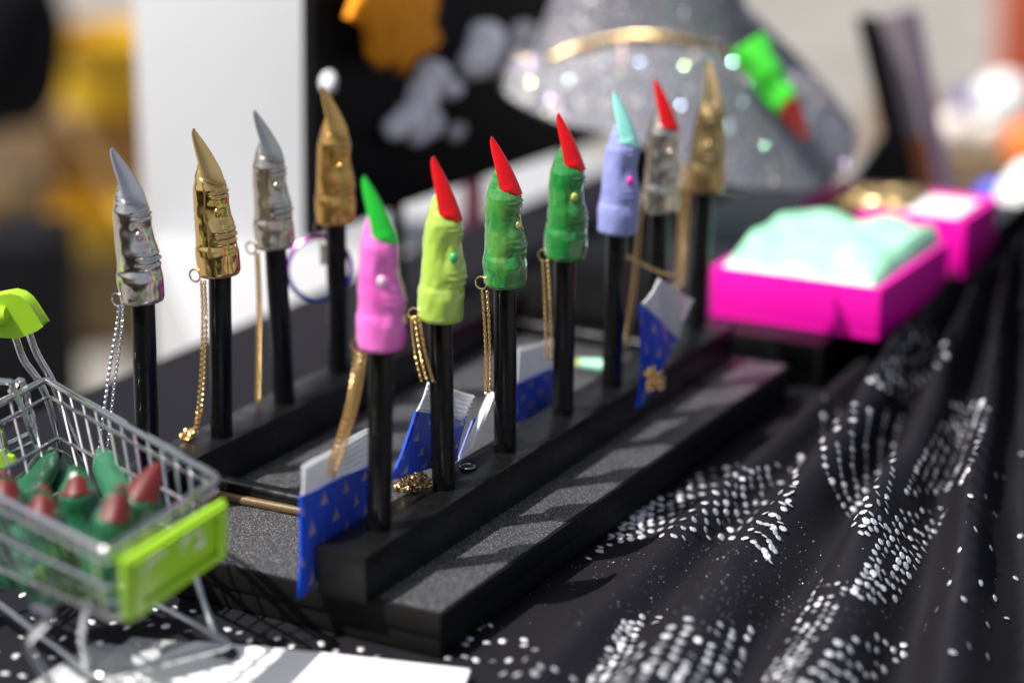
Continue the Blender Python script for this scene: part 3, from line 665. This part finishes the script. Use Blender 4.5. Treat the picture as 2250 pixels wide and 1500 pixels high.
# under frame and wheels
fz = -.52
cf = [Vector((p.x, p.y, fz)) for p in (at_z(512, 1416, fz), )][0]
uF = cf; uN = Vector((NF.x, NF.y, fz)) + IN*.25 + fl*.5
uFb = uF + fl*2.0 - IN*.18; uNb = uN + fl*1.9
o = MB(); o.tube(rnd_loop([uN, uF, uFb, uNb], .08), .03, 10, closed=True); o.build('under_frame', 'chrome', ct)
for a, b_ in ((bFF+fl*.35, uF+fl*.25), (bNF+fl*.35, uN+fl*.2), (bFR+fl*.1, uFb), (bNR+fl*.1, uNb)):
    o = MB(); m_ = lerp(a, b_, .5)+fl*.08; o.tube(smooth_path([a, m_, b_], 6), .028, 8); o.build('leg', 'chrome', ct)
lp = [(70,1330),(112,1352),(62,1408),(72,1440),(118,1510)]
o = MB(); o.tube(smooth_path([at_D(x, y, D_of(bNF)+.25) for x, y in lp], 4), .026, 8); o.build('leg', 'chrome', ct)
for c in (uF+fl*.1, uN+fl*.1, uFb-fl*.1, uNb-fl*.1):
    o = MB(); cc = Vector((c.x, c.y, TZ+.085)); o.tube([cc-IN*.045, cc+IN*.045], .082, 18); wh = o.build('wheel', 'rubber', ct, bevel=0, angle=50)
    o = MB(); o.tube([cc-IN*.05, cc+IN*.05], .035, 12); o.build('hub', 'chrome', wh)
# fingers standing in the cart
GROUP_G = 'green fingers with red nails inside the toy cart'
FG = [  # nail tip px, nail root px, base px (inside the basket), size
 ((352,1012),(312,1098),(282,1205),'green finger with a long red nail, at the front far corner of the toy cart', .80, .55),
 ((212,1070),(252,1140),(222,1325),'green finger leaning left with slim red nail, nearest the cart sign', .80, .45),
 ((175,1028),(172,1085),(190,1230),'green finger with a short round red nail, at the middle of the cart', .74, .38),
 ((112,1080),(96,1140),(120,1300),'green finger with a broad red nail, against the near cart wires', .74, .45),
 ((2,1040),(14,1108),(40,1260),'green finger with dark red nail, cut by the left picture edge', .76, .45),
]
for i, (tp, rt_, bs, label, k, nl_) in enumerate(FG):
    dd = [15.3, 14.95, 15.8, 15.3, 15.6][i]*cp
    a = at_D(*bs, dd); b_ = at_D(*rt_, dd+.05); ax = (b_-a).normalized(); L_ = (b_-a).length; kk = 1.0; kz = .74; a = b_-ax*.80*kk*kz
    tpw = at_D(*tp, dd); lat = (tpw-b_).dot(R0)
    finger('green_finger', a, ax, TOW*1.0+UP*.5-R0*lat*1.2, kk, 30+i, 'jade', 'dkred', label, 'finger', GROUP_G, naillen=nl_*1.25, nw=1.1, kz=kz, rough=1., res=(30, 32))
for i, (x, y, x1, y1, d_, label) in enumerate(((60,1085,95,1030,16.6,'green finger lying behind, rear of the toy cart by the lime flap'), (140,1080,110,1020,17.0,'green finger lying at the back far side of the toy cart'), (260,1090,215,1018,16.3,'green finger lying crosswise behind the middle red nail'), (70,1250,20,1180,15.1,'green finger low in the cart behind the near wires'))):
    a = at_D(x, y, d_*cp); b_ = at_D(x1, y1, d_*cp+.3); ax = (b_-a).normalized()
    finger('green_finger', a-ax*.2, ax+G*.4, G+UP*.2, .78, 40+i, 'jade', 'dkred', label, 'finger', GROUP_G, naillen=.4, res=(28, 30))
# ------------------------------------------------------------------ white cards and clear sleeves in front
def flat(pts, z, th, name, m, label, cat, group=None, tilt=0.):
    P = [at_z(x, y, z) for x, y in pts]; o = MB(); n = len(P)
    o.add([p for p in P]+[p-Vector((0,0,th)) for p in P], [tuple(range(n)), tuple(n+i for i in range(n))[::-1]]+[((i+1)%n, i, n+i, n+(i+1)%n) for i in range(n)])
    return tag(o.build(name, m, smooth=False), label, cat, group)
flat([(345,1443),(430,1407),(700,1432),(1032,1470),(960,1640),(60,1640)], TZ+.10, .05, 'paper_card', 'paper', 'blank white card lying at the bottom edge before the stand', 'card')
GS = 'clear plastic sleeves under the white card'
flat([(190,1418),(310,1452),(180,1570),(40,1520)], TZ+.045, .008, 'plastic_sleeve', 'film2', 'clear plastic sleeve at the left of the white card, lowest', 'plastic sleeve', GS)
flat([(205,1408),(420,1440),(300,1580),(60,1540)], TZ+.06, .008, 'plastic_sleeve', 'film2', 'clear plastic sleeve fanned out below the white card', 'plastic sleeve', GS)
flat([(290,1398),(520,1420),(400,1560),(130,1530)], TZ+.075, .008, 'plastic_sleeve', 'film2', 'clear plastic sleeve topmost, its corner behind the white card', 'plastic sleeve', GS)

# ------------------------------------------------------------------ magenta trays and black riser behind the stand
o = MB(); o.box((6.9, -.95, TZ+.01), (10.2, 3.0, -.27)); tag(o.build('riser', 'bar', bevel=.02), 'low black riser block carrying the magenta trays', 'riser')
GT = 'magenta plastic trays'
def tray(x0, y0, x1, y1, z0, z1, label, fill, seed):
    t = thing('tray', ((x0+x1)/2, (y0+y1)/2, z0), label, 'tray', GT); w_ = .06
    o = MB(); o.box((x0, y0, z0), (x1, y1, z0+.05)); o.build('tray_base', 'magenta', t, bevel=.015)
    for a, b_ in (((x0, y0, z0+.052), (x0+w_, y1, z1)), ((x1-w_, y0, z0+.052), (x1, y1, z1)), ((x0+w_+.001, y0, z0+.052), (x1-w_-.001, y0+w_, z1)), ((x0+w_+.001, y1-w_, z0+.052), (x1-w_-.001, y1, z1))):
        o = MB(); o.box(a, b_); o.build('tray_side', 'magenta', t, bevel=.015)
    return t
q0, q1 = at_z(1549, 700, -.265), at_z(1938, 742, -.265); x0 = (q0.x+q1.x)/2; 
q2 = at_z(2093, 637, -.265)
h = at_D(1549, 590, D_of(q0)).z; 
tray(x0, q1.y, q2.x, q0.y, -.265, h, 'magenta tray with a mint green heap on the black riser', 'mint', 1)
# the soft mint heap that fills the tray
xs0, xs1, ys0, ys1 = x0+.065, q2.x-.065, q1.y+.065, q0.y-.065
def heap(u, v):
    x, y = xs0+(xs1-xs0)*u, ys1+(ys0-ys1)*v
    e = min(1, min(u, 1-u)/.07, min(v, 1-v)/.07); e = e*(2-e)
    z = .17*sm(0, .35, u)*(1-.25*sm(.7, 1, u)) + .07
    z += .11*noise.noise(Vector((u*3.1, v*3.4, 2.2))) + .07*abs(math.sin(v*8.2+u*2+.5))*abs(math.sin(u*4.+1))
    return Vector((x, y, h-.05+e*max(.02, z)))
o = MB(); o.grid(heap, 30, 30); per = [heap(i/30, 0) for i in range(30)]+[heap(1, i/30) for i in range(30)]+[heap(1-i/30, 1) for i in range(30)]+[heap(0, 1-i/30) for i in range(30)]
n = len(per); o.add(per+[Vector((p.x, p.y, -.205)) for p in per], [(i, (i+1)%n, n+(i+1)%n, n+i) for i in range(n)]+[tuple(n+i for i in range(n))])
tag(o.build('mint_heap', 'mint', angle=35), 'soft lumpy mint green heap filling the near magenta tray', 'heap')
r0, r1 = at_z(1765, 520, -.1), at_z(2114, 610, -.25)
hb = at_D(2082, 484, D_of(r1)).z
tray(r1.x, r1.y, r1.x+1.25, r1.y+1.95, -.26, hb, 'second magenta tray farther back with gold and pale pieces', 'gold', 2)
o = MB(); xr, yr = r1.x, r1.y
o.box((10.3, -1.6, TZ+.02), (14, 2.5, -.28)); tag(o.build('riser', 'bar', bevel=.02), 'far black riser block under the second magenta tray', 'riser')
o = MB(); o.box((xr+.1, yr+.1, -.2), (xr+.95, yr+.9, hb+.03)); tag(o.build('pale_box', 'gloss_white', bevel=.06), 'white box sitting in the near corner of the far magenta tray', 'box')
for i in range(3):
    finger('gold_finger', Vector((xr+.3+.3*i, yr+.72, hb-.05)), Vector((-.3, 1, .05)), Vector((0,0,1)), .9, 80+i, 'oldgold', 'oldgold', 'gold finger lying in the far magenta tray, %s' % ('nearest', 'middle', 'farthest')[i], 'finger', 'gold fingers lying in the far tray', res=(20, 24))

# ------------------------------------------------------------------ glitter witch hat
Dh = 27.0*cp; HC = at_D(1412, 62, Dh)
ht = thing('witch_hat', HC, 'small grey glitter witch hat with gold chain band and wide drooping brim', 'hat')
Rc = 1.36; ZU = Vector((0, 0, 1))
def band(a, k=1.0, z=0.):
    return HC + R0*(Rc*1.0*k*math.cos(a)) + TOW*(Rc*.95*k*math.sin(a)) + ZU*(-.50*math.cos(a)**2*k*k + .06*math.sin(a) + z)
OUT = [(0,1893,292,-.2),(25,1862,370,-1.1),(50,1780,418,-1.8),(75,1660,424,-2.3),(100,1540,388,-2.4),(125,1400,318,-2.2),(150,1225,262,-1.7),(180,1078,196,-.5),(210,1180,70,.7),(240,1300,-40,1.2),(270,1450,-80,1.4),(300,1590,-30,1.3),(330,1760,120,.7),(360,1893,292,-.2)]
def outer(a):
    d = math.degrees(a) % 360
    for p, q in zip(OUT, OUT[1:]):
        if p[0] <= d <= q[0]:
            k = (d-p[0])/(q[0]-p[0]); return tuple(p[i]+(q[i]-p[i])*k for i in (1, 2, 3))
OUTP = [at_D(x, y, Dh+dd) for x, y, dd in [outer(math.radians(i*5)) for i in range(72)]]
OUTP = [(OUTP[i-2]+OUTP[i-1]*2+OUTP[i]*3+OUTP[(i+1)%72]*2+OUTP[(i+2)%72])/9 for i in range(72)]
def brim(u, v, off=0):
    f = (v % 1)*72; i = int(f) % 72; k = f-int(f); o_ = OUTP[i]*(1-k)+OUTP[(i+1)%72]*k; b_ = band(v*2*math.pi, .97)
    return b_ + (o_-b_)*u + ZU*(.22*math.sin(math.pi*u**.8) + off + .03*math.sin(v*40)*u*u)
o = MB(); o.grid(lambda u, v: brim(u, v), 20, 144); o.build('brim', 'hat', ht, angle=80)
o = MB(); o.grid(lambda u, v: brim(u*1.003, v, -.02), 16, 72, flip=True); o.build('brim_lining', 'hatdark', ht, angle=80)
def crown(u, v):
    a = v*2*math.pi; k = (1-u)**1.05 + .02
    b_ = band(a, k*(1+.04*math.sin(a*3+u*6)), 0)
    return b_ + ZU*(u*3.6+.005) + R0*(.1*u) - TOW*0
o = MB(); o.grid(crown, 24, 64); o.build('crown', 'hat', ht, angle=80)
o = MB(); P = [band(2*math.pi*k/180, 1.03, .05) for k in range(180)]
for k in range(180): o.torus(P[k], (P[(k+1)%180]-P[k]).cross(ZU if k % 2 else ZU.cross(P[(k+1)%180]-P[k])), .040, .016, 7, 4)
o.build('hat_chain', 'chain_gold', ht, angle=80)
# loose glitter flakes stuck on the brim and crown
o = MB(); rnd = random.Random(21); hv = (SD + (CAM-HC).normalized()).normalized()
for k in range(1100):
    if k < 560: u, v = rnd.random()**1.4, rnd.random(); p = brim(u, v*.55, .015); n0 = (TOW*.75+ZU*.6)
    else: u, v = rnd.random()*.5, rnd.random(); p = crown(u, v); n0 = (p-(HC+ZU*(u*3.6))).normalized(); p = p+n0*.012
    n_ = (hv+n0*.12+Vector((rnd.gauss(0,.2), rnd.gauss(0,.2), rnd.gauss(0,.2)))).normalized(); s = rnd.uniform(.005, .011); u_ = n_.orthogonal().normalized()*s; q_ = n_.cross(u_)
    o.add([p-u_, p+q_, p+u_, p-q_], [(0,1,2,3)])
M['flake'] = mat('holographic glitter flake', (.8, .8, .85), .22, 1, flake=1.1, fscale=260, flk=.05, fcol=(.75, .42, .80))
o.build('glitter_flakes', 'flake', ht, smooth=False)['kind'] = 'stuff'
a0, a1 = at_D(1640, 95, Dh-1.5), at_D(1768, 285, Dh-1.75)
finger('neon_finger', a0, a1-a0, ZU*.5+TOW*.8, (a1-a0).length/1.02, 90, 'neon', 'red', 'neon green finger with a red nail lying on the hat brim', 'finger', rough=1.8, kz=.84, res=(30, 32))
o = MB(); o.tube([Vector((HC.x, HC.y, TZ+.02)), Vector((HC.x, HC.y, TZ+.12)), Vector((HC.x, HC.y, TZ+.13)), Vector((HC.x, HC.y, HC.z+.3)), ], [.7, .7, .14, .14], 20)
tag(o.build('hat_stand', 'rod'), 'black post stand under the glitter witch hat', 'hat stand')

# ------------------------------------------------------------------ black panel, orange felt star, pale ornaments
YP = 4.5
def prism(pts, y, th, name, m, parent=None, bevel=0):
    P = [at_y(px, py, y) for px, py in pts]; o = MB(); n = len(P)
    o.add(P+[p+Vector((0, th, 0)) for p in P], [tuple(range(n)), tuple(n+i for i in range(n))[::-1]]+[(i, (i+1)%n, n+(i+1)%n, n+i) for i in range(n)])
    return o.build(name, m, parent, bevel=bevel, smooth=bool(bevel))
pt = thing('display_backboard', at_y(870, 640, YP), 'upright black display panel behind the stand with ornaments', 'display panel')
prism([(688,-140),(1420,-160),(1420,272),(890,450),(690,524)], YP, .14, 'board', 'panel', pt)
for xx in (876, 1250):
    t0 = at_y(xx, 440, YP+.05); o = MB(); o.box((t0.x-.07, YP+.02, TZ+.01), (t0.x+.07, YP+.13, at_y(xx, 450 if xx < 1000 else 330, YP).z)); o.build('post', 'rod', pt, bevel=.01)
st = [(800,-40),(772,40),(812,62),(818,120),(842,152),(868,138),(892,166),(912,128),(958,112),(972,85),(955,50),(966,0),(940,-50)]
o = MB(); P = [at_y(x, y, YP-.35) for x, y in st]; n = len(P); c = sum(P, Vector())/n
o.add(P+[p+Vector((0,.10,0)) for p in P]+[lerp(p, c, .12)-Vector((0,.05,0)) for p in P]+[c-Vector((0,.1,0))],
      [(i, (i+1)%n, n+(i+1)%n, n+i) for i in range(n)]+[(i, (i+1)%n, 2*n+(i+1)%n, 2*n+i) for i in range(n)]+[(2*n+i, 2*n+(i+1)%n, 3*n) for i in range(n)]+[tuple(n+i for i in range(n))[::-1]])
tag(o.build('felt_star', 'felt', angle=60), 'orange felt spiky star hanging before the black panel', 'felt ornament')
GO = 'pale grey plush ornaments on the black panel'
for label, blobs in (('pale grey plush ornament with rounded lobes below the orange felt star', [(948,165,44,34),(925,215,40,44),(898,262,42,36),(868,280,28,28),(940,270,36,36),(985,195,34,22),(915,300,26,20)]),
                     ('pale grey oval plush ornament left of the hat', [(1058,110,52,62),(1072,90,40,44),(1040,140,36,34)]),
                     ('pale grey round plush ornament touching the hat brim', [(1150,88,40,40),(1160,100,30,34)]),
                     ('small pale grey ornament above the orange gold cap', [(722,182,17,24)]),
                     ('small dim grey ornament under the plush lobes', [(1000,292,17,18),(1012,285,12,14)])):
    o = MB()
    for x, y, rx, ry in blobs:
        c = at_y(x, y, YP-.12); s = D_of(c)/F*1.02; o.ball(c, (rx*s, .12, ry*s), 18, 12, (R0, G, UP))
    tag(o.build('plush_ornament', 'bone', angle=80), label, 'ornament', GO)

# ------------------------------------------------------------------ white table and board beyond
zt = -1.2
wa = at_z(345, 580, zt); yb_ = 5.75
A_, B_ = Vector((at_z(428, 812, zt).x, yb_, zt)), at_z(326, 500, zt); o = MB(); L4 = [A_, Vector((17.5, yb_, zt)), Vector((17.5, B_.y, zt)), B_]
o.hexa([Vector((p.x, p.y, -15.69)) for p in L4]+L4); tag(o.build('white_table', 'whitetop', bevel=.05), 'low white table behind the stand carrying the white board', 'table')
p0, p1 = at_D(318, 577, 29.3), at_D(700, 577, 28.4)
o = MB(); hgt = Vector((0,0,5.0))
o.hexa([p0, p1+R0*1, p1+R0*1+G*.2, p0+G*.2]+[p+hgt for p in (p0, p1+R0*1, p1+R0*1+G*.2, p0+G*.2)])
tag(o.build('white_board', 'white', bevel=.02), 'tall plain white board standing upright behind the metal finger caps', 'board')
a0 = at_z(1040, 505, zt); finger('pink_finger', a0, (0,0,1), TOW, 1.0, 95, 'bone_pink' if 'bone_pink' in M else M.setdefault('bone_pink', paint('dull pink paint', (.55, .12, .20))), 'bone_pink', 'dull pink finger far behind between lime and mottled green caps', 'finger', naillen=.5, res=(20, 24))
# mint finger lying on the base board
a0, a1 = at_z(1330, 805, BZ+.1), at_z(1262, 795, BZ+.1)
finger('mint_finger', a0, a1-a0, Vector((0,0,1)), (a1-a0).length/1.1, 97, 'mint', 'warm_wart', 'mint green finger lying on the base board behind the lavender cap dowel', 'finger', res=(20, 24))

# ------------------------------------------------------------------ far background: neighbouring stall on the left
def cbox(x0, y0, x1, y1, D, dp, name, m, label, cat, group=None, ground=False, bevel=.08):
    a, b_, c, d = at_D(x0, y1, D), at_D(x1, y1, D), at_D(x1, y0, D), at_D(x0, y0, D)
    zb = -15.69 if ground else a.z
    lo = [Vector((a.x, a.y, zb)), Vector((b_.x, b_.y, zb)), Vector((b_.x, b_.y, zb))+G*dp, Vector((a.x, a.y, zb))+G*dp]
    hi = [d, Vector((c.x, c.y, d.z)), Vector((c.x, c.y, d.z))+G*dp, d+G*dp]
    o = MB(); o.hexa(lo+hi); return tag(o.build(name, m, bevel=bevel), label, cat, group)
def bin_(px, ytop, ybot, rpx, D, label):
    c = at_D(px, ytop, D+rpx*D/F); z1 = c.z; z0 = at_D(px, ybot, D).z; r = rpx*D/F
    t = thing('yellow_bin', (c.x, c.y, z0), label, 'bin', 'yellow bins at the neighbouring stall'); n = 36
    def lathe(prof): 
        o = MB(); o.grid(lambda u, v: (lambda k: Vector((c.x+k[0]*math.cos(v*2*math.pi), c.y+k[0]*math.sin(v*2*math.pi), k[1])))(prof[min(int(round(u*(len(prof)-1))), len(prof)-1)]), len(prof)-1, n); return o
    lathe([(.01, z0), (r*.72, z0), (r*.76, z0+.05), (r*.97, z1-.12), (r*.93, z1-.12), (r*.7, z0+.1), (.01, z0+.1)]).build('tub', 'yellow2', t, angle=40)
    lathe([(r*.93, z1-.14), (r*1.04, z1-.14), (r*1.05, z1), (r*.93, z1), (r*.93, z1-.14)]).build('rim', 'yellow', t, angle=40)
    return t
bin_(262, 70, 265, 182, 68, 'deep yellow round bin at the top left beyond the white board')
bin_(235, 440, 575, 200, 66, 'low wide yellow tub at the left beyond the white board')
GBX = 'brown boxes at the neighbouring stall'
cbox(-60, 262, 118, 470, 70, 5, 'cardboard_box', 'tan', 'brown blurred box at the far left below the black bag', 'box', GBX, True)
cbox(120, 258, 345, 470, 71, 5, 'cardboard_box', 'tan2', 'pale tan box under the deep yellow bin', 'box', GBX, True)
def sack(px, py, rx, ry, D, m, name, label, cat, seed=1, depth=None, ground=False, group=None):
    c = at_D(px, py, D); s = D/F*1.02; o = MB(); vs = []; n, mm = 28, 16
    rx, ry = rx*s, ry*s; dp = depth or rx
    def f(u, v):
        t, a = u*math.pi, v*2*math.pi; d = Vector((math.sin(t)*math.cos(a), math.sin(t)*math.sin(a), math.cos(t)))
        k = 1+.12*noise.noise(d*1.8+Vector((seed, 0, 0))); return c + (R0*rx*d.x + G*dp*d.y + Vector((0,0,1))*ry*d.z)*k
    o.grid(f, mm, n); return tag(o.build(name, m, angle=80), label, cat, group)
sack(-15, 80, 160, 215, 64, 'black_cloth', 'black_bag', 'large black bag at the top left corner', 'bag', 3)
cbox(-80, 545, 105, 830, 44, 3, 'black_crate', 'black_cloth', 'black cloth covered crate at the left edge beyond the cart', 'crate', None, True)
cbox(-80, 440, 40, 620, 60, 4, 'dark_box', 'brown', 'dark brown box at the left picture edge', 'box', None, True)

# far right: framed print on an easel, balls, plastic things
t = thing('framed_print', at_D(1985, 425, 29.6), 'black framed print leaning on a stand beyond the magenta trays', 'picture frame')
def strip(pts, D, th, name, m, D2=None):
    P = [at_D(x, y, D) for x, y in pts]; o = MB(); n = len(P)
    o.add(P+[p+G*th for p in P], [tuple(range(n)), tuple(n+i for i in range(n))[::-1]]+[(i, (i+1)%n, n+(i+1)%n, n+i) for i in range(n)]); return o.build(name, m, t, smooth=False)
strip([(1886,42),(1928,40),(2024,430),(1974,430)], 29.5, .25, 'frame_side', 'panel')
strip([(1990,25),(2018,25),(2100,430),(2060,430)], 29.6, .25, 'frame_side', 'purpleframe')
strip([(1924,40),(1988,26),(2045,300),(1985,300)], 29.7, .12, 'print_upper', M.setdefault('pinkgrey', mat('pale print', (.34, .29, .31), .4)))
strip([(1985,302),(2045,302),(2072,430),(2015,430)], 29.7, .12, 'print_lower', M.setdefault('orangeprint', mat('orange print', (.42, .13, .035), .5)))
strip([(1950,285),(1968,285),(1985,430),(1850,430)], 30.0, .15, 'easel_leg', 'panel')
GBL = 'pale balls at the far right'
for px, py, r, D, label in ((2098, 285, 42, 46, 'pale cream ball far right, nearest the framed print'), (2205, 225, 62, 50, 'large pale ball at the far right edge above the others'), (2170, 290, 34, 44, 'small pale ball between the two larger balls')):
    c = at_D(px, py, D); o = MB(); o.ball(c, r*D/F, 24, 16); tag(o.build('ball', 'cream' if r < 60 else 'gloss_white'), label, 'ball', GBL)
sack(2125, 232, 38, 36, 52, 'navy', 'blue_bundle', 'dark blue bundle behind the pale balls', 'bundle', 6)
sack(2262, 320, 55, 60, 42, 'orange', 'orange_bundle', 'orange bundle at the right picture edge', 'bundle', 8)
cbox(2222, -60, 2320, 170, 75, 2, 'rust_post', 'rust', 'rust red post at the top right corner', 'post', None, True)
cbox(2000, 330, 2330, 470, 56, 8, 'stall_table', 'tan', 'tan stall table beyond the framed print', 'table', None, True)
sack(2270, 455, 88, 105, 29.3, 'gloss_white', 'white_bag', 'white plastic bag bright in the sun at the right edge', 'bag', 12)
sack(2178, 480, 52, 92, 29.6, 'blue', 'blue_bag', 'blue plastic bag between the far magenta tray and white bag', 'bag', 14)
